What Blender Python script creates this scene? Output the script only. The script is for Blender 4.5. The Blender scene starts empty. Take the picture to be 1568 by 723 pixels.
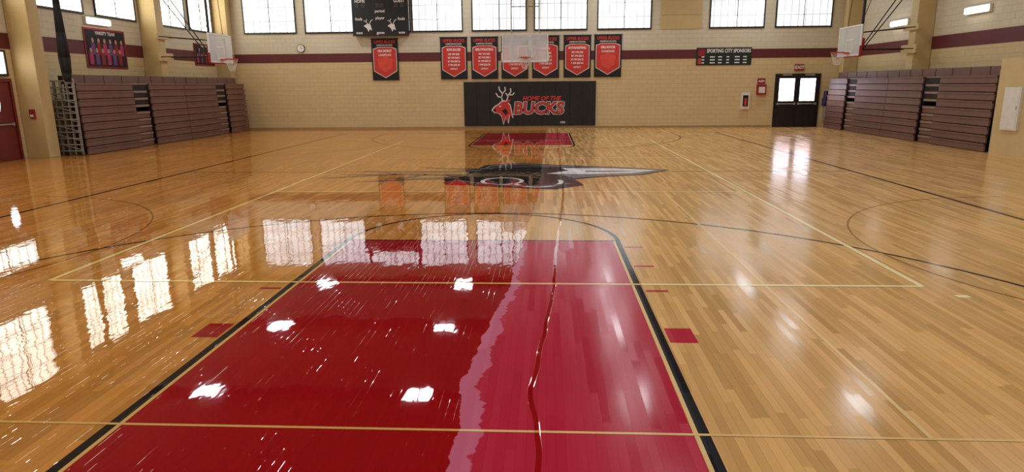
import bpy, math, random
from mathutils import Vector, Matrix
random.seed(4)
SC = bpy.context.scene
COL = SC.collection

# ------------------------------------------------------------------ dimensions
XC = -0.86           # court centre line
WL, WR = -15.4, 13.75
YF, YN = 31.6, -0.7
HC = 7.6
YM = 15.58           # half-court line

# ------------------------------------------------------------------ node helpers
def newmat(name):
    m = bpy.data.materials.new(name); m.use_nodes = True
    nt = m.node_tree
    return m, nt, nt.nodes['Principled BSDF']

def inp(nt, sock, v):
    if isinstance(v, bpy.types.NodeSocket): nt.links.new(v, sock)
    elif v is not None: sock.default_value = v

def M(nt, op, a, b=None, c=None, clamp=False):
    n = nt.nodes.new('ShaderNodeMath'); n.operation = op; n.use_clamp = clamp
    inp(nt, n.inputs[0], a); inp(nt, n.inputs[1], b); inp(nt, n.inputs[2], c)
    return n.outputs[0]

def MR(nt, v, a, b, c=0.0, d=1.0):
    n = nt.nodes.new('ShaderNodeMapRange'); n.clamp = True
    inp(nt, n.inputs[0], v); inp(nt, n.inputs[1], a); inp(nt, n.inputs[2], b)
    inp(nt, n.inputs[3], c); inp(nt, n.inputs[4], d)
    return n.outputs[0]

def MIX(nt, f, a, b, mode='MIX'):
    n = nt.nodes.new('ShaderNodeMix'); n.data_type = 'RGBA'; n.blend_type = mode
    inp(nt, n.inputs[0], f)
    inp(nt, n.inputs[6], a if isinstance(a, bpy.types.NodeSocket) else tuple(a)+(1,) if len(a) == 3 else a)
    inp(nt, n.inputs[7], b if isinstance(b, bpy.types.NodeSocket) else tuple(b)+(1,) if len(b) == 3 else b)
    return n.outputs[2]

def NOISE(nt, vec, scale, detail=2.0, rough=0.5):
    n = nt.nodes.new('ShaderNodeTexNoise')
    if vec is not None: nt.links.new(vec, n.inputs['Vector'])
    n.inputs['Scale'].default_value = scale; n.inputs['Detail'].default_value = detail
    n.inputs['Roughness'].default_value = rough
    return n.outputs['Fac']

def XYZ(nt, x, y, z):
    n = nt.nodes.new('ShaderNodeCombineXYZ')
    inp(nt, n.inputs[0], x); inp(nt, n.inputs[1], y); inp(nt, n.inputs[2], z)
    return n.outputs[0]

def POS(nt):
    g = nt.nodes.new('ShaderNodeNewGeometry'); s = nt.nodes.new('ShaderNodeSeparateXYZ')
    nt.links.new(g.outputs['Position'], s.inputs[0])
    return g.outputs['Position'], s.outputs[0], s.outputs[1], s.outputs[2]

def srgb(r, g, b):
    f = lambda c: (c/255/12.92) if c/255 <= .04045 else ((c/255+.055)/1.055)**2.4
    return (f(r), f(g), f(b))

def plain(name, col, rough=.5, metal=0., var=.12, scale=6., bump=0., spec=.5):
    m, nt, b = newmat(name)
    p, x, y, z = POS(nt)
    n = NOISE(nt, p, scale, 3)
    c = MIX(nt, n, tuple(v*(1-var) for v in col), tuple(min(1, v*(1+var)) for v in col))
    nt.links.new(c, b.inputs['Base Color'])
    b.inputs['Roughness'].default_value = rough; b.inputs['Metallic'].default_value = metal
    b.inputs['Specular IOR Level'].default_value = spec
    if bump:
        bn = nt.nodes.new('ShaderNodeBump'); bn.inputs['Distance'].default_value = bump
        nt.links.new(NOISE(nt, p, scale*6, 3), bn.inputs['Height']); nt.links.new(bn.outputs[0], b.inputs['Normal'])
    return m

def emis(name, col, s):
    m, nt, b = newmat(name)
    b.inputs['Base Color'].default_value = (*[c*.8 for c in col], 1)
    b.inputs['Emission Color'].default_value = (*col, 1); b.inputs['Emission Strength'].default_value = s
    return m

# ------------------------------------------------------------------ mesh builder
class Bd:
    def __init__(s, name): s.n = name; s.v = []; s.f = []; s.m = []; s.mats = []
    def mi(s, mat):
        if mat not in s.mats: s.mats.append(mat)
        return s.mats.index(mat)
    def raw(s, vs, fs, mat):
        o = len(s.v); s.v += [tuple(v) for v in vs]; k = s.mi(mat)
        for f in fs: s.f.append([i+o for i in f]); s.m.append(k)
    def poly(s, pts, mat): s.raw(pts, [list(range(len(pts)))], mat)
    def box(s, x0, y0, z0, x1, y1, z1, mat):
        x0, x1 = sorted((x0, x1)); y0, y1 = sorted((y0, y1)); z0, z1 = sorted((z0, z1))
        vs = [(x0,y0,z0),(x1,y0,z0),(x1,y1,z0),(x0,y1,z0),(x0,y0,z1),(x1,y0,z1),(x1,y1,z1),(x0,y1,z1)]
        s.raw(vs, [(0,3,2,1),(4,5,6,7),(0,1,5,4),(1,2,6,5),(2,3,7,6),(3,0,4,7)], mat)
    def cyl(s, p0, p1, r, mat, n=12, r1=None):
        p0 = Vector(p0); p1 = Vector(p1); r1 = r if r1 is None else r1
        d = (p1-p0).normalized(); a = d.orthogonal().normalized(); b = d.cross(a)
        vs = []
        for p, q in ((p0, r), (p1, r1)):
            for i in range(n):
                t = 2*math.pi*i/n; vs.append(p+a*math.cos(t)*q+b*math.sin(t)*q)
        fs = [(i, (i+1) % n, n+(i+1) % n, n+i) for i in range(n)]
        fs += [tuple(range(n))[::-1], tuple(range(n, 2*n))]
        s.raw(vs, fs, mat)
    def path(s, pts, r, mat, n=8, closed=False):
        m = len(pts)
        for i in range(m if closed else m-1): s.cyl(pts[i], pts[(i+1) % m], r, mat, n)
    def strip(s, pts, w, mat, conv=None):
        # flat strip of width w along 2-D points; conv maps (a,b)->xyz
        conv = conv or (lambda a, b: (a, b, .001))
        L = []; R = []
        for i, p in enumerate(pts):
            a = Vector(pts[max(i-1, 0)]); b = Vector(pts[min(i+1, len(pts)-1)])
            d = (b-a).normalized(); nrm = Vector((-d.y, d.x)); ww = w[i] if isinstance(w, (list, tuple)) else w
            L.append(Vector(p)+nrm*ww/2); R.append(Vector(p)-nrm*ww/2)
        for i in range(len(pts)-1):
            s.poly([conv(*R[i]), conv(*R[i+1]), conv(*L[i+1]), conv(*L[i])], mat)
    def text(s, body, size, mtx, mat, offset=0., shear=0., sx=1., align='CENTER'):
        cu = bpy.data.curves.new('t', 'FONT'); cu.body = body; cu.size = size
        cu.align_x = align; cu.align_y = 'CENTER'; cu.offset = offset; cu.shear = shear; cu.resolution_u = 3
        o = bpy.data.objects.new('t', cu); COL.objects.link(o)
        dg = bpy.context.evaluated_depsgraph_get(); me = o.evaluated_get(dg).to_mesh()
        S = Matrix.Diagonal((sx, 1, 1, 1))
        vs = [mtx @ (S @ v.co) for v in me.vertices]; fs = [list(p.vertices) for p in me.polygons]
        if fs: s.raw(vs, fs, mat)
        o.evaluated_get(dg).to_mesh_clear(); bpy.data.objects.remove(o); bpy.data.curves.remove(cu)
    def done(s, bevel=0., smooth=False):
        me = bpy.data.meshes.new(s.n); me.from_pydata(s.v, [], s.f)
        for m in s.mats: me.materials.append(m)
        for p, k in zip(me.polygons, s.m): p.material_index = k; p.use_smooth = smooth
        me.update()
        o = bpy.data.objects.new(s.n, me); COL.objects.link(o)
        if bevel:
            b = o.modifiers.new('bevel', 'BEVEL'); b.width = bevel; b.segments = 2; b.limit_method = 'ANGLE'
        return o

def farM(x, z, y): return Matrix(((1,0,0,x),(0,0,-1,y),(0,1,0,z),(0,0,0,1)))       # faces -Y
def leftM(x, y, z): return Matrix(((0,0,1,x),(1,0,0,y),(0,1,0,z),(0,0,0,1)))       # faces +X

# ------------------------------------------------------------------ floor finish group
def finish_group():
    ng = bpy.data.node_groups.new('floor_finish', 'ShaderNodeTree')
    for nm, t in (('Wet','NodeSocketFloat'),('Milky','NodeSocketFloat'),('Plank','NodeSocketFloat'),('Seam','NodeSocketFloat'),
                  ('Roughness','NodeSocketFloat'),('Normal','NodeSocketVector'),('Blot','NodeSocketFloat')):
        ng.interface.new_socket(name=nm, in_out='OUTPUT', socket_type=t)
    out = ng.nodes.new('NodeGroupOutput')
    p, x, y, z = POS(ng)
    # wet edge line as a function of Y
    yn = M(ng, 'DIVIDE', y, 32.0)
    cr = ng.nodes.new('ShaderNodeValToRGB'); ng.links.new(yn, cr.inputs[0])
    pts = [(0,-.50),(3.1,-.505),(4.07,-.574),(5.0,-.535),(6.42,-.376),(8.44,-.318),(12.1,-.15),(19.8,-.10),(31,0.0)]
    el = cr.color_ramp.elements
    while len(el) > 1: el.remove(el[-1])
    for i, (a, b) in enumerate(pts):
        e = el[0] if i == 0 else el.new(a/32)
        e.position = a/32; g = (b+1)/2; e.color = (g, g, g, 1)
    xb = M(ng, 'MULTIPLY_ADD', cr.outputs[0], 2.0, -1.0)
    n1 = NOISE(ng, XYZ(ng, M(ng,'MULTIPLY',x,.5), y, 0.), 2.2, 6, .65)
    n2 = NOISE(ng, XYZ(ng, 3.3, y, 0.), .7, 2, .5)
    base = M(ng, 'SUBTRACT', x, xb)
    d = M(ng, 'ADD', base, M(ng, 'MULTIPLY', M(ng, 'SUBTRACT', n1, .5), .18))
    dull = MR(ng, d, -.003, .003)
    d2 = M(ng, 'ADD', base, M(ng, 'MULTIPLY', M(ng, 'SUBTRACT', n2, .5), .18))
    st = M(ng, 'ABSOLUTE', M(ng, 'SUBTRACT', d2, .46))
    strip = MR(ng, st, .015, .020, 1., 0.)
    wet = M(ng, 'MAXIMUM', M(ng, 'SUBTRACT', 1., dull), strip)
    # milky drying edge
    n3 = NOISE(ng, XYZ(ng, 1.7, y, 0.), 1.4, 4, .6)
    wd = M(ng, 'MULTIPLY', MR(ng, n3, .32, .58), MR(ng, y, 5.0, 9.0, .15, .05))
    milky = M(ng, 'MULTIPLY', dull, MR(ng, M(ng, 'SUBTRACT', d, wd), -.006, .006, 1., 0.))
    # planks
    W = .057
    fx = M(ng, 'DIVIDE', x, W); row = M(ng, 'FLOOR', fx)
    w1 = ng.nodes.new('ShaderNodeTexWhiteNoise'); w1.noise_dimensions = '1D'; ng.links.new(row, w1.inputs['W'])
    piece = M(ng, 'FLOOR', M(ng, 'ADD', M(ng, 'DIVIDE', y, 1.0), M(ng, 'MULTIPLY', w1.outputs['Value'], 9.)))
    w2 = ng.nodes.new('ShaderNodeTexWhiteNoise'); w2.noise_dimensions = '3D'
    ng.links.new(XYZ(ng, row, piece, 0.), w2.inputs['Vector'])
    fr = M(ng, 'FRACT', fx)
    seam = MR(ng, M(ng, 'ABSOLUTE', M(ng, 'SUBTRACT', fr, .5)), .46, .5)
    grain = NOISE(ng, XYZ(ng, M(ng,'MULTIPLY',x,60.), M(ng,'MULTIPLY',y,2.), 0.), 1., 3)
    plank = M(ng, 'ADD', M(ng, 'MULTIPLY', w2.outputs['Value'], .8), M(ng, 'MULTIPLY', grain, .3))
    blot = NOISE(ng, p, .5, 3)
    # ripples of the wet coat
    r1 = NOISE(ng, XYZ(ng, M(ng,'MULTIPLY',x,1.6), y, 0.), 2.2, 2, .5)
    r2 = NOISE(ng, XYZ(ng, M(ng,'MULTIPLY',x,5.), M(ng,'MULTIPLY',y,1.3), 2.), 2.0, 2, .5)
    h = M(ng, 'ADD', r1, M(ng, 'MULTIPLY', r2, .35))
    sm = NOISE(ng, XYZ(ng, M(ng,'MULTIPLY',row,.37), M(ng,'MULTIPLY',y,1.5), 5.), 1.0, 2)
    h = M(ng, 'SUBTRACT', h, M(ng, 'MULTIPLY', M(ng, 'MULTIPLY', seam, MR(ng, sm, .48, .66)), .30))
    h = M(ng, 'MULTIPLY', h, M(ng, 'ADD', M(ng, 'MULTIPLY', wet, .85), .15))
    bp = ng.nodes.new('ShaderNodeBump'); bp.inputs['Distance'].default_value = .0016; bp.inputs['Strength'].default_value = 1.
    ng.links.new(h, bp.inputs['Height'])
    rd = M(ng, 'ADD', .12, M(ng, 'MULTIPLY', w2.outputs['Value'], .12))
    rough = M(ng, 'ADD', M(ng, 'MULTIPLY', wet, .04), M(ng, 'MULTIPLY', M(ng, 'SUBTRACT', 1., wet), rd))
    for nm, v in (('Wet', wet), ('Milky', milky), ('Plank', plank), ('Seam', seam), ('Roughness', rough), ('Normal', bp.outputs[0]), ('Blot', blot)):
        ng.links.new(v, out.inputs[nm])
    return ng
FG = finish_group()

def floor_mat(name, wet, dull, var=.1, seam=.35, milk=(.45, .2, .28), milkf=.5):
    m, nt, b = newmat(name)
    g = nt.nodes.new('ShaderNodeGroup'); g.node_tree = FG; o = g.outputs
    c = MIX(nt, o['Wet'], dull, wet)
    k = M(nt, 'ADD', 1-var/2, M(nt, 'MULTIPLY', o['Plank'], var))
    k = M(nt, 'MULTIPLY', k, M(nt, 'SUBTRACT', 1., M(nt, 'MULTIPLY', o['Seam'], seam)))
    k = M(nt, 'MULTIPLY', k, MR(nt, o['Blot'], .3, .7, .92, 1.06))
    c = MIX(nt, 1., c, XYZ(nt, k, k, k), 'MULTIPLY')
    c = MIX(nt, M(nt, 'MULTIPLY', o['Milky'], milkf), c, milk)
    nt.links.new(c, b.inputs['Base Color'])
    nt.links.new(o['Roughness'], b.inputs['Roughness'])
    nt.links.new(o['Normal'], b.inputs['Normal']); nt.links.new(o['Normal'], b.inputs['Coat Normal'])
    b.inputs['IOR'].default_value = 1.35
    nt.links.new(MR(nt, o['Wet'], 0., 1., .17, .0), b.inputs['Specular IOR Level'])
    nt.links.new(M(nt, 'MULTIPLY', o['Wet'], .9), b.inputs['Coat Weight']); b.inputs['Coat Roughness'].default_value = .025
    b.inputs['Coat IOR'].default_value = 1.58
    return m

F_WOOD = floor_mat('maple_floor', srgb(202,134,60), srgb(220,170,106), .46, .34, srgb(220,180,130), .2)
F_RED = floor_mat('lane_red_paint', srgb(160,4,18), srgb(188,40,62), .10, .28, srgb(208,120,150), .62)
F_BLK = floor_mat('line_black_paint', srgb(20,18,20), srgb(30,28,32), .1, .2, (.1,.1,.1), .2)
F_CRM = floor_mat('line_cream_paint', srgb(250,214,132), srgb(255,236,180), .06, .1, srgb(235,215,180), .3)
F_GOLD = floor_mat('line_gold_paint', srgb(226,176,100), srgb(234,196,132), .06, .1, srgb(235,215,180), .3)
F_PALE = floor_mat('line_faint_paint', srgb(226,172,100), srgb(240,204,146), .08, .15, srgb(235,215,180), .3)
F_THIN = floor_mat('line_brown_paint', srgb(120,78,40), srgb(150,108,70), .08, .15, srgb(235,215,180), .3)
F_DGREY = floor_mat('logo_dark_paint', srgb(34,30,30), srgb(40,38,40), .08, .15, (.2,.2,.2), .2)
F_GREY = floor_mat('logo_grey_paint', srgb(120,114,110), srgb(128,126,128), .08, .15, (.4,.4,.4), .2)
F_WHT = floor_mat('logo_white_paint', srgb(235,230,222), srgb(238,236,236), .08, .15, (.6,.6,.6), .2)

b = Bd('floor'); b.box(WL, YN, -.15, WR, YF, 0, F_WOOD); b.done()

# ------------------------------------------------------------------ court markings
b = Bd('court_markings')
def lv(z): return lambda a, c: (a, c, z)
def rect(x0, y0, x1, y1, z, mat): b.poly([(x0,y0,z),(x1,y0,z),(x1,y1,z),(x0,y1,z)], mat)
YB0, YB1 = 2.78, 28.38
for s in (0, 1):
    Y = (lambda v: v) if s == 0 else (lambda v: 2*YM-v)
    ft = 8.5
    ya, yb = sorted((Y(YB0), Y(ft-.02)))
    rect(XC-1.72, ya, XC+1.72, yb, .001, F_RED)
    for sg in (-1, 1):
        x0, x1 = sorted((XC+sg*1.75, XC+sg*1.815)); rect(x0, ya, x1, yb, .0012, F_BLK)
        x0, x1 = sorted((XC+sg*1.722, XC+sg*1.75)); rect(x0, ya, x1, yb, .0011, F_GOLD)
        # lane blocks and ticks
        x0, x1 = sorted((XC+sg*1.84, XC+sg*2.06)); y0, y1 = sorted((Y(4.98), Y(5.30))); rect(x0, y0, x1, y1, .001, F_RED)
        for t in (6.33, 7.25, 8.15):
            y0, y1 = sorted((Y(t-.025), Y(t+.025))); rect(x0, y0, x1, y1, .001, F_RED)
    y0, y1 = sorted((Y(ft-.03), Y(ft+.01))); rect(XC-1.815, y0, XC+1.815, y1, .0014, F_BLK)
    arc = [(XC+1.79*math.cos(t*math.pi/48), Y(ft+1.84*math.sin(t*math.pi/48))) for t in range(49)]
    b.strip(arc, .055, F_BLK, lv(.0016))
    # three point line
    R = 6.02; yc = 4.38
    arc = [(XC-R, Y(YB0))]+[(XC+R*math.cos(math.pi-t*math.pi/80), Y(yc+R*math.sin(t*math.pi/80))) for t in range(81)]+[(XC+R, Y(YB0))]
    b.strip(arc, .05, F_BLK, lv(.0018))
# sidelines / baselines / halfway
for sg in (-1, 1): b.strip([(XC+sg*7.87, YB0), (XC+sg*7.87, YB1)], .085, F_BLK, lv(.0012))
for y in (YB0, YB1): b.strip([(XC-7.87, y), (XC+7.87, y)], .07, F_BLK, lv(.0013))
b.strip([(XC-7.87, YM), (XC+7.87, YM)], .05, F_BLK, lv(.0013))
# volleyball lines
for sg in (-1, 1): b.strip([(-.78+sg*4.53, 6.55), (-.78+sg*4.53, 24.55)], .06, F_CRM, lv(.0020))
for y in (6.55, 12.55, 18.55, 24.55): b.strip([(-.78-4.53, y), (-.78+4.53, y)], .05, F_CRM if y > 7 else F_GOLD, lv(.0022))
for s0, s1 in ((-5.31, XC-1.83), (XC+1.83, 3.75)): b.strip([(s0, 6.55), (s1, 6.55)], .05, F_CRM, lv(.0025))
b.strip([(-8.0, 3.56), (7.4, 3.56)], .024, F_GOLD, lv(.0024))
b.strip([(2.21, 3.56), (2.21, 12.5)], .03, F_PALE, lv(.0019))
b.strip([(2.21, 18.6), (2.21, 27.0)], .035, F_PALE, lv(.0019))
# cross-court arcs
for cx in (8.0, -9.7):
    for cy in (8.0, 23.2):
        sg = -1 if cx > 0 else 1
        b.strip([(cx+sg*4*math.cos(t*math.pi/40-math.pi/2), cy+4*math.sin(t*math.pi/40-math.pi/2)) for t in range(41)], .022, F_THIN, lv(.0021))
rect(3.9, 6.2, 4.02, 6.28, .001, F_CRM)
b.done()

# centre court logo: running stag head with swept antlers
b = Bd('center_court_logo')
Z = lambda pts, z, mat: b.poly([(x, y, z) for x, y in pts], mat)
spear = [(-1.85,15.3),(-1.55,16.9),(-.65,17.3),(.36,16.85),(1.64,16.45),(2.85,15.85),(2.15,15.0),(1.18,14.65),(.44,14.2),(-.4,14.6)]
Z(spear[::-1], .0026, F_GREY)
Z([(-1.7,15.45),(-.5,15.2),(.5,15.35),(1.4,15.6),(1.0,16.35),(.2,16.55),(-.65,16.95),(-1.4,16.6)], .0028, F_DGREY)
Z([(.35,16.25),(1.6,16.15),(2.6,15.82),(1.95,15.3),(.9,15.1),(.0,15.2),(.5,15.75)], .0030, F_WHT)
Z([(.9,15.72),(1.7,15.72),(2.2,15.62),(1.6,15.5),(.9,15.5)], .0032, F_GREY)
Z([(-2.3,14.35),(-2.0,15.1),(-1.2,15.6),(.1,15.2),(.55,14.6),(.75,13.4),(.15,12.85),(-.65,13.05),(-1.44,13.3),(-2.1,13.8)][::-1], .0027, F_DGREY)
ell = lambda cx, cy, rx, ry, a=0, e=360, n=40: [(cx+rx*math.cos(math.radians(a+(e-a)*i/n)), cy+ry*math.sin(math.radians(a+(e-a)*i/n))) for i in range(n+1)]
b.strip(ell(-.95,14.0,.42,.5), .09, F_WHT, lv(.0034))
b.strip(ell(-.2,13.9,.5,.75,200,380), .10, F_WHT, lv(.0034))
b.strip([(-1.9,14.1),(-1.5,13.75),(-1.1,13.5),(-.5,13.3),(.1,13.35),(.5,13.7)], .08, F_GREY, lv(.0034))
b.strip([(-1.6,16.2),(-1.0,16.5),(-.4,16.6),(.1,16.45)], .09, F_GREY, lv(.0034))
b.strip([(-1.8,15.3),(-1.5,16.85),(-.65,17.25),(.36,16.8),(1.64,16.4),(2.85,15.85),(2.15,15.03),(1.18,14.7),(.44,14.25)], .13, F_DGREY, lv(.0031))
Z([(-2.2,13.9),(-1.75,14.0),(-1.5,13.65),(-1.7,13.4),(-2.1,13.5)][::-1], .0033, F_RED)
for pts, w in (([(-5.1,14.45),(-4.4,14.75),(-3.5,15.15),(-2.6,15.1),(-1.7,14.9)], [.02,.16,.28,.32,.4]),
               ([(-4.45,15.75),(-3.8,15.55),(-3.1,15.6),(-2.3,15.6),(-1.6,15.8)], [.02,.14,.2,.28,.4]),
               ([(-4.1,13.9),(-3.5,14.1),(-2.8,14.4),(-2.0,14.5)], [.02,.16,.24,.35]),
               ([(-3.5,15.15),(-4.2,15.1),(-4.8,15.05)], [.2,.12,.02]),
               ([(-2.8,15.1),(-3.1,14.6),(-3.6,14.35)], [.2,.14,.02]),
               ([(-3.2,16.5),(-2.6,16.2),(-1.9,16.1),(-1.3,16.2)], [.02,.14,.22,.3])):
    b.strip(pts, w, F_DGREY, lv(.0029)); b.strip(pts, [q*.4 for q in w], F_GREY, lv(.0036))
b.done()

# ------------------------------------------------------------------ walls
def block_mat(name, low, high, axis):
    m, nt, bs = newmat(name)
    p, x, y, z = POS(nt)
    h = x if axis == 'x' else y
    br = nt.nodes.new('ShaderNodeTexBrick'); nt.links.new(XYZ(nt, h, z, 0.), br.inputs['Vector'])
    br.inputs['Scale'].default_value = 1.; br.inputs['Brick Width'].default_value = .4; br.inputs['Row Height'].default_value = .2
    br.inputs['Mortar Size'].default_value = .006; br.inputs['Mortar Smooth'].default_value = .3
    br.inputs['Color1'].default_value = (1,1,1,1); br.inputs['Color2'].default_value = (.96,.96,.96,1); br.inputs['Mortar'].default_value = (.88,.88,.88,1)
    c = MIX(nt, MR(nt, z, 3.28, 3.30), low, high)
    c = MIX(nt, MR(nt, NOISE(nt, p, .8, 3), .3, .7, 0., .2), c, tuple(v*.85 for v in low))
    c = MIX(nt, 1., c, br.outputs['Color'], 'MULTIPLY')
    nt.links.new(c, bs.inputs['Base Color']); bs.inputs['Roughness'].default_value = .5
    bp = nt.nodes.new('ShaderNodeBump'); bp.inputs['Distance'].default_value = .004
    nt.links.new(br.outputs['Fac'], bp.inputs['Height']); bp.invert = True
    nt.links.new(bp.outputs[0], bs.inputs['Normal'])
    return m
LOW, HIGH = srgb(220,194,144), srgb(218,208,182)
WX = block_mat('painted_block_wall', LOW, HIGH, 'x'); WY = block_mat('painted_block_side_wall', LOW, HIGH, 'y')
STRIPE = plain('maroon_stripe_paint', srgb(98,34,36), .5)
b = Bd('wall_far'); b.box(WL-.3, YF, -.15, WR+.3, YF+.3, HC, WX); b.done()
b = Bd('wall_near'); b.box(WL-.3, YN-.3, -.15, WR+.3, YN, HC, WX); b.done()
b = Bd('wall_left'); b.box(WL-.3, YN, -.15, WL, YF, HC, WY); b.done()
b = Bd('wall_right'); b.box(WR, YN, -.15, WR+.3, YF, HC, WY); b.done()
CEIL = plain('ceiling_paint', srgb(120,112,96), .8)
b = Bd('ceiling'); b.box(WL-.3, YN-.3, HC+.002, WR+.3, YF+.3, HC+.2, CEIL); b.done()
b = Bd('trim_1'); b.box(WL, YF-.012, 3.1, WR, YF, 3.5, STRIPE); b.done()
b = Bd('trim_2'); b.box(WL, YN, 3.12, WL+.012, YF-.012, 3.56, STRIPE); b.done()
b = Bd('trim_3'); b.box(WR-.012, YN, 3.12, WR, YF-.012, 3.56, STRIPE); b.done()
TRIM = plain('tan_base_trim', srgb(170,140,95), .5)
b = Bd('baseboard_far'); b.box(WL, YF-.014, 0, 10.3, YF, .09, TRIM); b.done()
PILM = plain('pilaster_paint', srgb(206,180,126), .5, scale=2)
PYS = [(-.1,.35),(6.25,6.7),(12.6,13.05),(18.95,19.4),(25.4,25.85),(31.13,31.58)]
for y0, y1 in PYS:
    b = Bd('pilaster'); b.box(WL+.013, y0, 0, WL+.68, y1, HC, PILM); b.done(.01)
    b = Bd('pilaster'); b.box(WR-.62, y0, 0 , WR-.013, y1, HC, PILM); b.done(.01)
b = Bd('wall_stub'); b.box(12.45, 16.9, 0, WR-.02, 18.93, 2.6, PILM); b.box(12.45, 18.93, 0, WR-.63, 19.45, 2.6, PILM); b.done()
# ceiling beams
STEEL = plain('painted_steel', srgb(120,114,100), .5, .2)
for y0, y1 in PYS:
    b = Bd('roof_beam'); ym = (y0+y1)/2
    b.box(WL+.7, ym-.10, HC-.03, WR-.64, ym+.10, HC, STEEL); b.box(WL+.7, ym-.02, HC-.27, WR-.64, ym+.02, HC-.03, STEEL)
    b.box(WL+.7, ym-.10, HC-.30, WR-.64, ym+.10, HC-.27, STEEL); b.done()

# ------------------------------------------------------------------ windows
FRAME = plain('black_window_frame', srgb(24,24,26), .4)
def pane_mat(name, col, strength, axis):
    m, nt, bs = newmat(name)
    p, x, y, z = POS(nt); h = x if axis == 'x' else y
    fx = M(nt, 'ABSOLUTE', M(nt, 'SUBTRACT', M(nt, 'FRACT', M(nt, 'DIVIDE', h, .31)), .5))
    fz = M(nt, 'ABSOLUTE', M(nt, 'SUBTRACT', M(nt, 'FRACT', M(nt, 'DIVIDE', z, .62)), .5))
    g = M(nt, 'MAXIMUM', MR(nt, fx, .40, .44), MR(nt, fz, .45, .47))
    n = NOISE(nt, p, 1.2, 2)
    k = M(nt, 'MULTIPLY', M(nt, 'SUBTRACT', 1., M(nt, 'MULTIPLY', g, .72)), MR(nt, n, .3, .7, .7, 1.1))
    bs.inputs['Base Color'].default_value = (.6,.6,.6,1)
    bs.inputs['Emission Color'].default_value = (*col, 1)
    nt.links.new(M(nt, 'MULTIPLY', k, strength), bs.inputs['Emission Strength'])
    return m
PF = pane_mat('translucent_panel_cool', (.88,.95,1.0), 1.15, 'x')
PL = pane_mat('translucent_panel_sunlit', (1.0,.94,.80), 3.6, 'y')
SILL, TOP = 4.4, 6.7
wn = [0]
def win_far(x0, x1):
    wn[0] += 1; b = Bd('window_%d' % wn[0]); y = YF-.004; f = .055
    b.box(x0, y-.05, SILL, x0+f, y, TOP, FRAME); b.box(x1-f, y-.05, SILL, x1, y, TOP, FRAME)
    b.box(x0+f, y-.05, SILL, x1-f, y, SILL+.07, FRAME); b.box(x0+f, y-.05, TOP-f, x1-f, y, TOP, FRAME)
    xm = (x0+x1)/2; b.box(xm-.015, y-.04, SILL+.07, xm+.015, y, TOP-f, FRAME)
    b.poly([(x0+f,y-.02,SILL+.07),(x1-f,y-.02,SILL+.07),(x1-f,y-.02,TOP-f),(x0+f,y-.02,TOP-f)], PF); b.done()
def win_left(y0, y1, z0=SILL, z1=TOP+.05):
    wn[0] += 1; b = Bd('window_%d' % wn[0]); x = WL+.004; f = .055
    b.box(x, y0, z0, x+.05, y0+f, z1, FRAME); b.box(x, y1-f, z0, x+.05, y1, z1, FRAME)
    b.box(x, y0+f, z0, x+.05, y1-f, z0+.07, FRAME); b.box(x, y0+f, z1-f, x+.05, y1-f, z1, FRAME)
    ym = (y0+y1)/2; b.box(x, ym-.015, z0+.07, x+.04, ym+.015, z1-f, FRAME)
    b.poly([(x+.02,y0+f,z0+.07),(x+.02,y1-f,z0+.07),(x+.02,y1-f,z1-f),(x+.02,y0+f,z1-f)], PL); b.done()
for a, c in ((-14.14,-11.64),(-11.24,-8.75),(-8.72,-6.28),(-6.22,-3.87),(-3.47,-.95),(-.61,1.81),(2.25,4.68),(7.26,9.70),(10.16,12.64)): win_far(a, c)
for a, c in ((1.0,3.3),(3.7,6.0),(7.3,9.6),(10.0,12.3),(13.7,16.0),(16.4,18.7),(20.1,22.3),(22.9,25.2),(26.4,28.7),(29.0,31.0)): win_left(a, c)
# closed-over window bay (tan panel)
b = Bd('window_cover_panel'); b.box(5.09, YF-.03, SILL, 6.92, YF-.003, TOP, PILM)
for zz in (5.0, 5.7): b.box(5.09, YF-.036, zz, 6.92, YF-.03, zz+.02, TRIM)
b.done()

# ------------------------------------------------------------------ lamps
LED = emis('led_lens', (.90,.95,1.0), 30)
for X in (-10.3,-3.87,2.6,9.0):
    for Y in (1.1,6.8,12.45,18.1,23.8,29.4):
        b = Bd('high_bay_light')
        b.box(X-.42, Y-.42, 7.03, X+.42, Y+.42, 7.12, STEEL)
        b.box(X-.15, Y-.25, 7.12, X+.15, Y+.25, 7.2, STEEL)
        for a in (-.3,.3): b.cyl((X+a, Y, 7.12), (X+a, Y, HC), .008, STEEL, 6)
        for a in (-.21,.21): b.poly([(X+a-.18,Y-.38,7.028),(X+a-.18,Y+.38,7.028),(X+a+.18,Y+.38,7.028),(X+a+.18,Y-.38,7.028)], LED)
        b.done()
TUBE = emis('wall_lamp_diffuser', (1,.96,.86), 4)
WHITE = plain('white_plastic', srgb(225,222,212), .4)
for X, s, ys in ((WL, 1, (22.9,)), (WR, -1, (22.9, 27.7))):
    for Y in ys:
        b = Bd('wall_light')
        b.box(X+s*.005, Y-.62, 4.1, X+s*.10, Y+.62, 4.34, WHITE)
        b.box(X+s*.10, Y-.58, 4.13, X+s*.16, Y+.58, 4.30, TUBE); b.done(.008)

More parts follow.
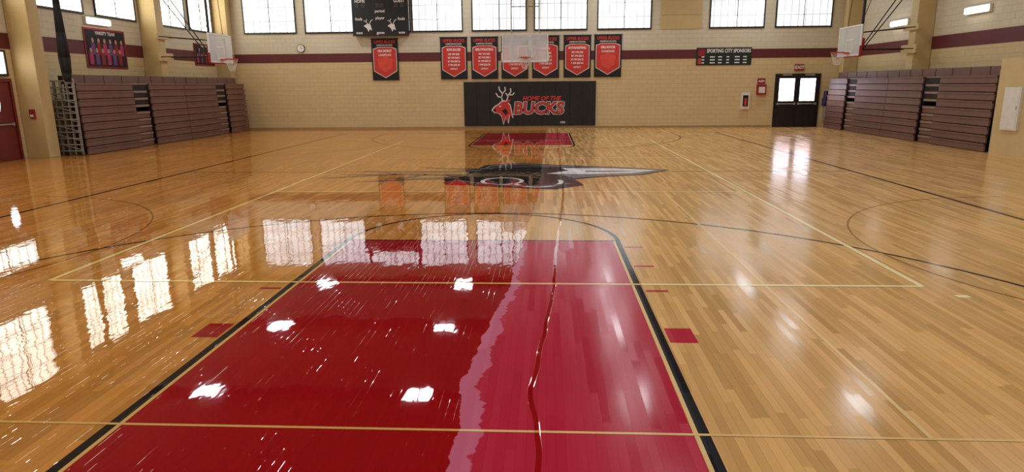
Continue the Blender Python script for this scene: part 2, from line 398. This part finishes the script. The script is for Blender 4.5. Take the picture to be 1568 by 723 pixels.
# ------------------------------------------------------------------ bleachers
BL = plain('bleacher_mauve_plastic', srgb(116,84,72), .5, var=.18, scale=1.5)
BL2 = plain('bleacher_worn_edge', srgb(150,122,104), .45, var=.15)
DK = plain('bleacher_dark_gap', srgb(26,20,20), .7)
GREYM = plain('galvanized_steel', srgb(160,156,148), .45, .3)
def bleacher(xf, xw, xp):
    s = 1 if xw > xf else -1
    b = Bd('folded_bleachers')
    n = 9; rh = 2.16/n
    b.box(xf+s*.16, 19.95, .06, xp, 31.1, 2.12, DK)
    secs = [(19.75,22.55,0),(22.55,23.5,1),(23.5,25.85,0),(25.85,28.4,0),(28.4,29.3,1),(29.3,31.1,0)]
    for y0, y1, rec in secs:
        for i in range(n):
            z0 = i*rh+.015; z1 = (i+1)*rh-.012
            xo = xf+s*(.012*i) if not rec else xf+s*(.10+.008*i)
            if not rec:
                b.box(xo, y0+.012, z0, xo+s*.05, y1-.012, z1, BL)
                b.box(xo-s*.02, y0+.012, z1-.05, xo+s*.04, y1-.012, z1+.004, BL)   # rounded seat nose
            else:
                b.box(xo, y0+.05, z1-.07, xo+s*.05, y1-.05, z1, BL2)
                b.box(xo+s*.02, y0+.05, z0, xo+s*.05, y1-.05, z1-.08, BL)
    # top row backs, standing further back
    for y0, y1, rec in secs:
        m = max(1, round((y1-y0)/.9)); w = (y1-y0)/m
        for k in range(m):
            b.box(xf+s*.45, y0+k*w+.02, 2.12, xf+s*.50, y0+(k+1)*w-.02, 2.42, BL)
        b.box(xf+s*.2, y0, 2.125, xf+s*.5, y1, 2.15, BL2)
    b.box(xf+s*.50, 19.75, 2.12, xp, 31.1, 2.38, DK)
    # steel end frame
    for k in range(6):
        x = xf+s*(.12+k*.2); b.box(x, 19.66, .02, x+s*.045, 19.74, 2.3-.03*k, GREYM)
    for k in range(12):
        z = .12+k*.19; b.box(xf+s*.08, 19.62, z, xw-s*.06, 19.67, z+.035, GREYM)
    for k in range(7):
        z = .18+k*.28; b.cyl((xf+s*.12, 19.62, z), (xw-s*.12, 19.62, z+.28), .014, GREYM, 6)
    for k in range(3):
        x = xf+s*(.2+k*.4); b.cyl((x, 19.6, .06), (x, 19.72, .06), .06, DK, 14)
    return b.done(.006)
bleacher(-14.08, WL, WL+.70); bleacher(12.5, WR, WR-.64)

# gathered divider net hanging at the left pilaster
NETD = plain('dark_net_fabric', srgb(34,32,34), .9, var=.4, scale=20)
b = Bd('gathered_divider_net')
prof = [(7.5,.05),(6.5,.06),(5.4,.07),(4.4,.10),(3.6,.13),(2.9,.17),(2.45,.14),(2.2,.08)]
for k in range(6):
    a = k*math.pi/3
    for (z0, r0), (z1, r1) in zip(prof, prof[1:]):
        b.cyl((-14.25+math.cos(a)*r0*.6, 19.55+math.sin(a)*r0*.3, z0), (-14.25+math.cos(a)*r1*.6, 19.55+math.sin(a)*r1*.3, z1), r0*.45, NETD, 8, r1*.45)
b.done(0, True)

# ------------------------------------------------------------------ basketball hoops
GL, gnt, gb = newmat('backboard_glass')
gb.inputs['Base Color'].default_value = (.85,.9,.92,1); gb.inputs['Roughness'].default_value = .15; gb.inputs['Alpha'].default_value = .42
BW = plain('backboard_white_frame', srgb(230,228,222), .4)
RIM = plain('orange_rim', srgb(205,60,30), .4)
NET = plain('white_net_cord', srgb(230,228,220), .8)
BLK = plain('black_steel', srgb(28,28,30), .45, .3)
PADR = plain('red_backboard_pad', srgb(150,24,30), .6)
def hoop(name, pos, ang, side):
    """board centre at pos (x,y, rim z=3.05); ang rotates local -Y (towards play)"""
    b = Bd(name); z0 = 2.9; w, h = 1.83, 1.07
    b.box(-w/2+.04, -.008, z0+.04, w/2-.04, .008, z0+h-.04, GL)
    for x0, x1, a, c in ((-w/2,w/2,z0,z0+.05),(-w/2,w/2,z0+h-.05,z0+h),(-w/2,-w/2+.05,z0+.05,z0+h-.05),(w/2-.05,w/2,z0+.05,z0+h-.05)):
        b.box(x0, -.02, a, x1, .03, c, BW)
    for x0, x1, a, c in ((-.305,.305,3.05,3.10),(-.305,.305,3.46,3.51),(-.305,-.255,3.10,3.46),(.255,.305,3.10,3.46)):
        b.box(x0, -.014, a, x1, -.009, c, BW)
    b.box(-w/2-.02, -.035, z0-.03, w/2+.02, .045, z0+.012, PADR if side else BW)
    for sx in (-1, 1): b.box(sx*(w/2-.01), -.035, z0-.03, sx*(w/2+.03), .045, z0+.35, PADR if side else BW)
    b.box(-.1, -.17, 3.0, .1, -.02, 3.06, RIM)
    cen = Vector((0, -.38, 3.05)); R = .23
    b.path([cen+Vector((R*math.cos(t*math.pi/16), R*math.sin(t*math.pi/16), 0)) for t in range(32)], .016, RIM, 8, True)
    for lev in range(4):
        ra, rb = R-.035*lev, R-.035*(lev+1); za, zb = -.02-.105*lev, -.02-.105*(lev+1)
        for k in range(12):
            t = (k+.5*(lev % 2))*math.pi/6
            for dt in (-math.pi/12, math.pi/12):
                b.cyl(cen+Vector((ra*math.cos(t), ra*math.sin(t), za)), cen+Vector((rb*math.cos(t+dt), rb*math.sin(t+dt), zb)), .004, NET, 5)
    # rear frame
    for sx in (-.5, .5):
        b.cyl((sx, .06, z0+.1), (sx, .06, z0+h-.1), .03, BLK if side else GREYM); b.cyl((sx, .06, 3.05), (0, .4, 3.15), .025, BLK if side else GREYM); b.cyl((sx, .06, 3.8), (0, .4, 3.75), .025, BLK if side else GREYM)
    if side:
        b.cyl((0, .4, 2.95), (0, .4, HC-.31), .05, BLK)
        L = side
        for sx in (-.35, .35):
            b.cyl((sx*.3, .4, 3.15), (sx, L, 3.15), .018, BLK); b.cyl((sx*.3, .4, 3.75), (sx, L, 3.9), .018, BLK)
            b.cyl((sx*.3, .4, 3.1), (sx, L, 5.7), .02, BLK)
        b.box(-.5, L-.06, 3.0, .5, L, 3.3, PILM); b.box(-.5, L-.06, 3.8, .5, L, 4.0, PILM); b.box(-.5, L-.06, 5.6, .5, L, 5.8, PILM)
        b.box(-.08, .3, 3.2, .08, .5, 3.55, PADR)
        b.cyl((-.5, .1, 3.9), (-1.6, .8, HC-.03), .012, BLK, 8); b.cyl((.5, .1, 3.9), (1.6, .8, HC-.03), .012, BLK, 8)
    else:
        for sx in (-.55, .55): b.cyl((sx, .2, 3.1), (sx, .2, HC-.01), .025, GREYM)
        for zz in (3.15, 3.8, 5.0, 6.4): b.cyl((-.55, .2, zz), (.55, .2, zz), .02, GREYM)
        b.cyl((-.55, .2, 5.0), (-.55, 3.0, HC-.04), .02, GREYM); b.cyl((.55, .2, 5.0), (.55, 3.0, HC-.04), .02, GREYM)
    o = b.done(0)
    o.location = (pos[0], pos[1], 0); o.rotation_euler = (0, 0, ang)
    return o
hoop('basketball_hoop', (XC-.02, 27.15), 0, 0)
hoop('basketball_hoop', (-12.45, 25.62), math.radians(90), 2.22)      # left wall, faces +X
hoop('basketball_hoop', (10.95, 25.62), math.radians(-90), 2.15)      # right wall, faces -X

# ------------------------------------------------------------------ far wall fittings
RED = plain('banner_red', srgb(206,58,48), .7); BKB = plain('banner_black', srgb(26,22,24), .7)
WHT = plain('print_white', srgb(238,232,226), .7); GRN = plain('sponsor_green', srgb(20,36,30), .6)
PNK = plain('banner_inner_red', srgb(225,78,62), .7)
heads = ['PIAA DISTRICT', 'BOYS SOCCER', 'GIRLS VOLLEYBALL', 'SOFTBALL', 'BASEBALL', 'BOYS BASKETBALL', 'GIRLS SOCCER']
for k, (cx, zt) in enumerate(((-7.54,4.12),(-4.32,4.14),(-2.90,4.14),(-1.50,4.14),(-.08,4.16),(1.37,4.17),(2.76,4.18))):
    b = Bd('championship_banner'); y = YF-.05; zb = zt-1.86; w = .62
    P = lambda pts, dy, mat: b.poly([(cx+p, y-dy, zb+q) for p, q in pts], mat)
    b.box(cx-w, y, zb, cx+w, y+.02, zt, BKB)
    b.cyl((cx-w-.03, y+.01, zt+.015), (cx+w+.03, y+.01, zt+.015), .02, BLK, 8)
    P([(-.55,.42),(0,.1),(.55,.42),(.55,1.42),(.32,1.5),(-.32,1.5),(-.55,1.42)], .004, WHT)
    P([(-.525,.44),(0,.13),(.525,.44),(.525,1.395),(.31,1.48),(-.31,1.48),(-.525,1.395)], .007, RED)
    b.text('UPPER BUCKS', .19, farM(cx, zb+1.72, y-.006), RED, .006, sx=.85)
    b.text('CHRISTIAN SCHOOL', .09, farM(cx, zb+1.58, y-.006), WHT, .002, sx=.9)
    b.text(heads[k], .14, farM(cx, zb+1.32, y-.010), WHT, .006, sx=.7)
    if k in (0, 6):
        P([(-.36,.95),(-.30,.55),(0,.34),(.30,.55),(.36,.95),(0,1.1)], .009, PNK)
        b.text('CHAMPIONS', .13, farM(cx, zb+1.14, y-.012), WHT, .003, sx=.8)
    else:
        for r in range(4):
            b.text('1987 1994 2003 2011'[r:r+15], .115, farM(cx, zb+1.12-.16*r, y-.010), WHT, .004, sx=.72)
        b.text('DISTRICT', .10, farM(cx, zb+.46, y-.010), WHT, .003, sx=.8)
    b.done()

# wall pad with mascot
PAD = plain('black_vinyl_pad', srgb(24,23,26), .45, var=.1)
b = Bd('wall_pad'); x0, x1 = -3.9, 2.25; n = 10; w = (x1-x0)/n
for k in range(n): b.box(x0+k*w+.004, YF-.07, .12, x0+(k+1)*w-.004, YF-.006, 2.15, PAD)
y = YF-.074; cx, cz = -.83, 1.13
Q = lambda dy: (lambda a, c: (cx+a, y-dy, cz+c))
def qp(pts, dy, mat): b.poly([Q(dy)(*p) for p in pts], mat)
b.text('HOME OF THE', .27, farM(cx+.55, cz+.24, y-.004), RED, .010, .3, 1.0)
b.text('BUCKS', .74, farM(cx+.42, cz-.22, y-.002), WHT, .055, .1, 1.02)
b.text('BUCKS', .74, farM(cx+.42, cz-.22, y-.005), BKB, .032, .1, 1.02)
b.text('BUCKS', .74, farM(cx+.42, cz-.22, y-.008), RED, .012, .1, 1.02)
b.text('1952', .13, farM(cx+1.55, cz-.86, y-.004), WHT, .003)
# stag: neck/head red with white outline, antlers white
neck = [(-1.72,-.28),(-1.60,-.12),(-1.42,-.02),(-1.30,.10),(-1.16,.12),(-1.02,.05),(-.92,-.06),(-.86,-.3),(-.80,-.62),(-.95,-.5),(-1.0,-.85),(-1.12,-.6),(-1.22,-.9),(-1.3,-.55),(-1.42,-.42),(-1.60,-.40)]
mc = Vector((-1.2,-.3))
qp([tuple(mc+(Vector(p)-mc)*1.12) for p in neck], .003, WHT); qp(neck, .006, RED)
qp([(-1.42,-.10),(-1.34,-.06),(-1.32,-.12),(-1.40,-.14)], .009, WHT)
qp([(-1.72,-.28),(-1.64,-.2),(-1.56,-.26),(-1.62,-.38)], .009, BKB)
qp([(-1.3,-.3),(-1.1,-.2),(-1.0,-.4),(-1.12,-.52),(-1.2,-.42)], .009, BKB)
qp([(-1.14,.10),(-.92,.22),(-.86,.16),(-1.02,.03)], .008, RED)
for pts in ([(-1.22,.10),(-1.30,.28),(-1.26,.48),(-1.40,.66),(-1.42,.80)], [(-1.27,.30),(-1.46,.34),(-1.56,.50)], [(-1.26,.48),(-1.12,.62),(-1.14,.78)],
            [(-1.10,.10),(-1.02,.26),(-.98,.42),(-.86,.56),(-.88,.72)], [(-1.0,.36),(-1.10,.50)], [(-.98,.42),(-.78,.42),(-.70,.52)]):
    b.strip(pts, .05, WHT, Q(.005))
b.done()

# scoreboard
SB = plain('scoreboard_black', srgb(20,20,22), .5)
b = Bd('scoreboard'); b.box(-8.9, YF-.32, 4.27, -6.34, YF-.07, 5.95, SB); yy = YF-.325
b.box(-8.93, YF-.33, 4.24, -6.31, YF-.30, 4.27, BLK)
cx = -7.62
for t, x, z in (('period',cx,5.32),('player',cx,5.02),('fouls',cx-.98,4.98),('fouls',cx+.98,4.98),('won',cx-.98,4.38),('game',cx,4.38),('won',cx+.98,4.38),('HOME',cx-.9,5.75),('GUEST',cx+.9,5.75)):
    b.text(t, .17, farM(x, z, yy-.004), WHT, .004)
for x in (cx-.55, cx+.55):
    qq = lambda a, c: (x+a, yy-.004, 4.68+c)
    b.poly([qq(*p) for p in [(-.22,0),(-.05,.1),(.1,.06),(.16,-.2),(.05,-.14),(0,-.26),(-.08,-.1)]], WHT)
    for pts in ([(-.02,.08),(-.1,.2),(-.06,.3)], [(.05,.08),(.1,.2),(.2,.28)], [(-.08,.17),(-.2,.24)]): b.strip(pts, .03, WHT, qq)
LEDR = plain('dim_digit', srgb(60,50,48), .5)
for x in (cx-1.05, cx-.75, cx-.1, cx+.1, cx+.75, cx+1.05):
    b.box(x-.09, yy-.006, 5.48, x+.09, yy-.002, 5.66, LEDR)
b.done()

# sponsors sign
b = Bd('sponsor_sign'); y = YF-.03; b.box(6.76, y, 2.80, 9.23, y+.015, 3.57, GRN)
b.text('SPORTING CITY SPONSORS', .22, farM(8.2, 3.42, y-.004), WHT, .006, sx=.72)
b.poly([(6.84,y-.004,3.2),(7.15,y-.004,3.2),(7.15,y-.004,3.5),(6.84,y-.004,3.5)], PADR)
for r in range(3):
    for c in range(6): 
        ww = .12+.05*((r*3+c*5) % 3)
        b.box(7.0+c*.37, y-.003, 2.88+r*.13, 7.0+c*.37+ww, y-.001, 2.93+r*.13, WHT)
b.box(6.84, y-.003, 2.86, 6.98, y-.001, 3.1, RED)
b.done()

# clock
b = Bd('wall_clock'); b.cyl((-11.5, YF-.05, 3.74), (-11.5, YF-.004, 3.74), .19, BLK, 32); b.cyl((-11.5, YF-.056, 3.74), (-11.5, YF-.05, 3.74), .165, WHT, 32)
b.box(-11.507, YF-.062, 3.74, -11.493, YF-.058, 3.86, BLK); b.box(-11.5, YF-.062, 3.733, -11.41, YF-.058, 3.747, BLK); b.done()

# double door to outside
DOORB = plain('dark_bronze_door', srgb(30,26,28), .35, var=.1)
OUT, nt, bs = newmat('daylit_door_glass')
p, x, y_, z = POS(nt)
c = MIX(nt, MR(nt, z, 1.45, 1.95), srgb(200,140,130), srgb(205,222,255))
c = MIX(nt, MR(nt, NOISE(nt, p, 5., 4), .45, .6), c, srgb(235,242,255))
nt.links.new(c, bs.inputs['Emission Color']); bs.inputs['Emission Strength'].default_value = 5.0; bs.inputs['Roughness'].default_value = .1
b = Bd('door_1'); x0, x1, y = 10.36, 12.37, YF; xm = (x0+x1)/2
b.box(x0, y-.07, 0, x0+.07, y-.003, 2.39, DOORB); b.box(x1-.07, y-.07, 0, x1, y-.003, 2.39, DOORB); b.box(x0+.07, y-.07, 2.30, x1-.07, y-.003, 2.39, DOORB)
for a, c2 in ((x0+.08, xm-.006), (xm+.006, x1-.08)):
    ww = c2-a
    b.box(a, y-.05, .01, c2, y-.008, 1.18, DOORB); b.box(a, y-.05, 2.18, c2, y-.008, 2.29, DOORB)
    b.box(a, y-.05, 1.18, a+.12, y-.008, 2.18, DOORB); b.box(c2-.12, y-.05, 1.18, c2, y-.008, 2.18, DOORB)
    b.poly([(a+.12,y-.03,1.18),(c2-.12,y-.03,1.18),(c2-.12,y-.03,2.18),(a+.12,y-.03,2.18)], OUT)
    b.cyl((a+.06, y-.10, 1.05), (c2-.06, y-.10, 1.05), .02, GREYM); b.box(a+.04, y-.11, 1.0, a+.12, y-.05, 1.1, GREYM); b.box(c2-.12, y-.11, 1.0, c2-.04, y-.05, 1.1, GREYM)
b.box(x0+.3, y-.16, 2.31, x0+.7, y-.07, 2.37, GREYM); b.box(x1-.7, y-.16, 2.31, x1-.3, y-.07, 2.37, GREYM)
b.done(.003)
b = Bd('exit_sign'); b.box(11.18, YF-.09, 2.52, 11.58, YF-.004, 2.80, PADR); b.text('EXIT', .2, farM(11.38, 2.66, YF-.094), WHT, .006); b.done()
# fire extinguisher cabinet, defibrillator cabinet, fountain, outlets
b = Bd('fire_extinguisher_cabinet'); b.box(8.87, YF-.14, .82, 9.25, YF-.004, 1.58, WHITE); b.box(8.94, YF-.144, .95, 9.18, YF-.14, 1.45, BLK)
b.cyl((9.06, YF-.17, .98), (9.06, YF-.17, 1.32), .055, RIM, 14); b.cyl((9.06, YF-.17, 1.32), (9.06, YF-.17, 1.40), .02, BLK); b.done()
b = Bd('defibrillator_cabinet'); b.box(9.55, YF-.18, 1.47, 9.95, YF-.004, 1.92, PADR); b.box(9.61, YF-.185, 1.55, 9.89, YF-.18, 1.82, WHITE); b.box(9.58, YF-.03, 1.95, 9.92, YF-.004, 2.2, PADR)
b.text('AED', .14, farM(9.75, 2.07, YF-.034), WHT, .004); b.done()
NAVY = plain('navy_enamel', srgb(24,34,72), .35)
b = Bd('drinking_fountain'); b.box(12.52, YF-.40, .95, 13.02, YF-.004, 1.30, NAVY); b.box(12.58, YF-.3, 1.30, 12.96, YF-.004, 1.62, NAVY)
b.cyl((12.77, YF-.25, 1.30), (12.77, YF-.25, 1.33), .14, GREYM, 20); b.box(12.60, YF-.3, .3, 12.94, YF-.004, .95, GREYM); b.done(.01)
for x in (-6.95, 3.9): 
    b = Bd('wall_outlet'); b.box(x-.04, YF-.02, .38, x+.04, YF-.003, .52, WHITE); b.box(x-.015, YF-.024, .41, x+.015, YF-.02, .44, BLK); b.box(x-.015, YF-.024, .46, x+.015, YF-.02, .49, BLK); b.done()

# ------------------------------------------------------------------ left wall fittings
MAG = plain('poster_magenta', srgb(190,40,90), .5); PUR = plain('poster_purple', srgb(110,60,120), .5); SKIN = plain('poster_skin', srgb(190,140,115), .6)
def team_poster(y0, y1, z0, z1, n):
    b = Bd('team_poster'); X = WL+.03
    b.box(WL+.015, y0, z0, X, y1, z1, PADR); b.box(X, y0+.06, z0+.06, X+.004, y1-.06, z1-.06, BKB)
    H = z1-z0
    for r in range(2):
        for k in range(n):
            yc = y0+.25+(y1-y0-.5)*(k+.5*(r))/(n-.5); zb = z0+.12+r*H*.25; s = H*.45
            b.box(X+.004+.002*(1-r), yc-s*.16, zb, X+.006+.002*(1-r), yc+s*.16, zb+s*.62, (MAG, PUR, PADR)[(k+r) % 3])
            xx = X+.009+.002*(1-r)
            b.poly([(xx, yc+s*.11*math.cos(t*math.pi/6), zb+s*.78+s*.14*math.sin(t*math.pi/6)) for t in range(12)], SKIN)
    b.text('VARSITY TEAM', H*.12, leftM(X+.012, (y0+y1)/2, z1-H*.12), WHT, .003)
    b.done()
team_poster(22.15, 24.35, 2.68, 4.0, 6); team_poster(29.2, 30.95, 2.95, 3.9, 4)
DOORR = plain('maroon_door', srgb(110,34,30), .45)
GLD = emis('door_window_daylight', (.85,.92,1), 1.6)
b = Bd('door_2'); X = WL; 
b.box(X+.003, 16.2, 0, X+.10, 16.28, 2.3, DOORR); b.box(X+.003, 18.62, 0, X+.10, 18.7, 2.3, DOORR); b.box(X+.003, 16.28, 2.2, X+.10, 18.62, 2.3, DOORR)
for a, c2 in ((16.29,17.44),(17.46,18.61)):
    b.box(X+.01, a, .01, X+.06, c2, 2.19, DOORR)
    ym = (a+c2)/2
    b.poly([(X+.066, ym+.16*math.cos(t*math.pi/12), 1.62+.3*math.sin(t*math.pi/12)) for t in range(24)], GLD)
    b.cyl((X+.12, a+.1, 1.02), (X+.12, c2-.1, 1.02), .02, GREYM); b.box(X+.06, a+.08, .98, X+.13, a+.14, 1.06, GREYM); b.box(X+.06, c2-.14, .98, X+.13, c2-.08, 1.06, GREYM)
b.done(.003)
win_left(16.4, 18.7, 2.36, 3.08)
b = Bd('fire_alarm_pull'); b.box(WL+.30, 18.90, 1.15, WL+.45, 18.948, 1.42, PADR); b.box(WL+.33, 18.885, 1.2, WL+.42, 18.90, 1.27, WHITE); b.done()
b = Bd('electrical_panel'); b.box(12.38, 18.40, .70, 12.447, 19.05, 1.83, WHITE); b.box(12.37, 18.44, .74, 12.38, 19.01, 1.79, WHITE); b.box(12.36, 18.47, 1.25, 12.37, 18.50, 1.35, GREYM); b.done()

# ------------------------------------------------------------------ camera
psi, th, r = math.radians(3.08), math.radians(12.85), .0085
F = Vector((-math.sin(psi)*math.cos(th), math.cos(psi)*math.cos(th), -math.sin(th)))
R = Vector((math.cos(psi), math.sin(psi), 0)); U = R.cross(F)
R2 = R*math.cos(r)-U*math.sin(r); U2 = U*math.cos(r)+R*math.sin(r)
cam = bpy.data.cameras.new('camera'); co = bpy.data.objects.new('camera', cam); COL.objects.link(co)
m = Matrix((R2, U2, -F)).transposed().to_4x4(); m.translation = Vector((0, 0, 2.0)); co.matrix_world = m
cam.sensor_width = 36; cam.lens = 23.3; cam.clip_start = .05; cam.clip_end = 200
SC.camera = co
w = bpy.data.worlds.new('world'); SC.world = w; w.use_nodes = True
w.node_tree.nodes['Background'].inputs[0].default_value = (.7,.8,1,1); w.node_tree.nodes['Background'].inputs[1].default_value = .5
SC.view_settings.view_transform = 'Standard'; SC.view_settings.look = 'None'
SC.view_settings.exposure = .6
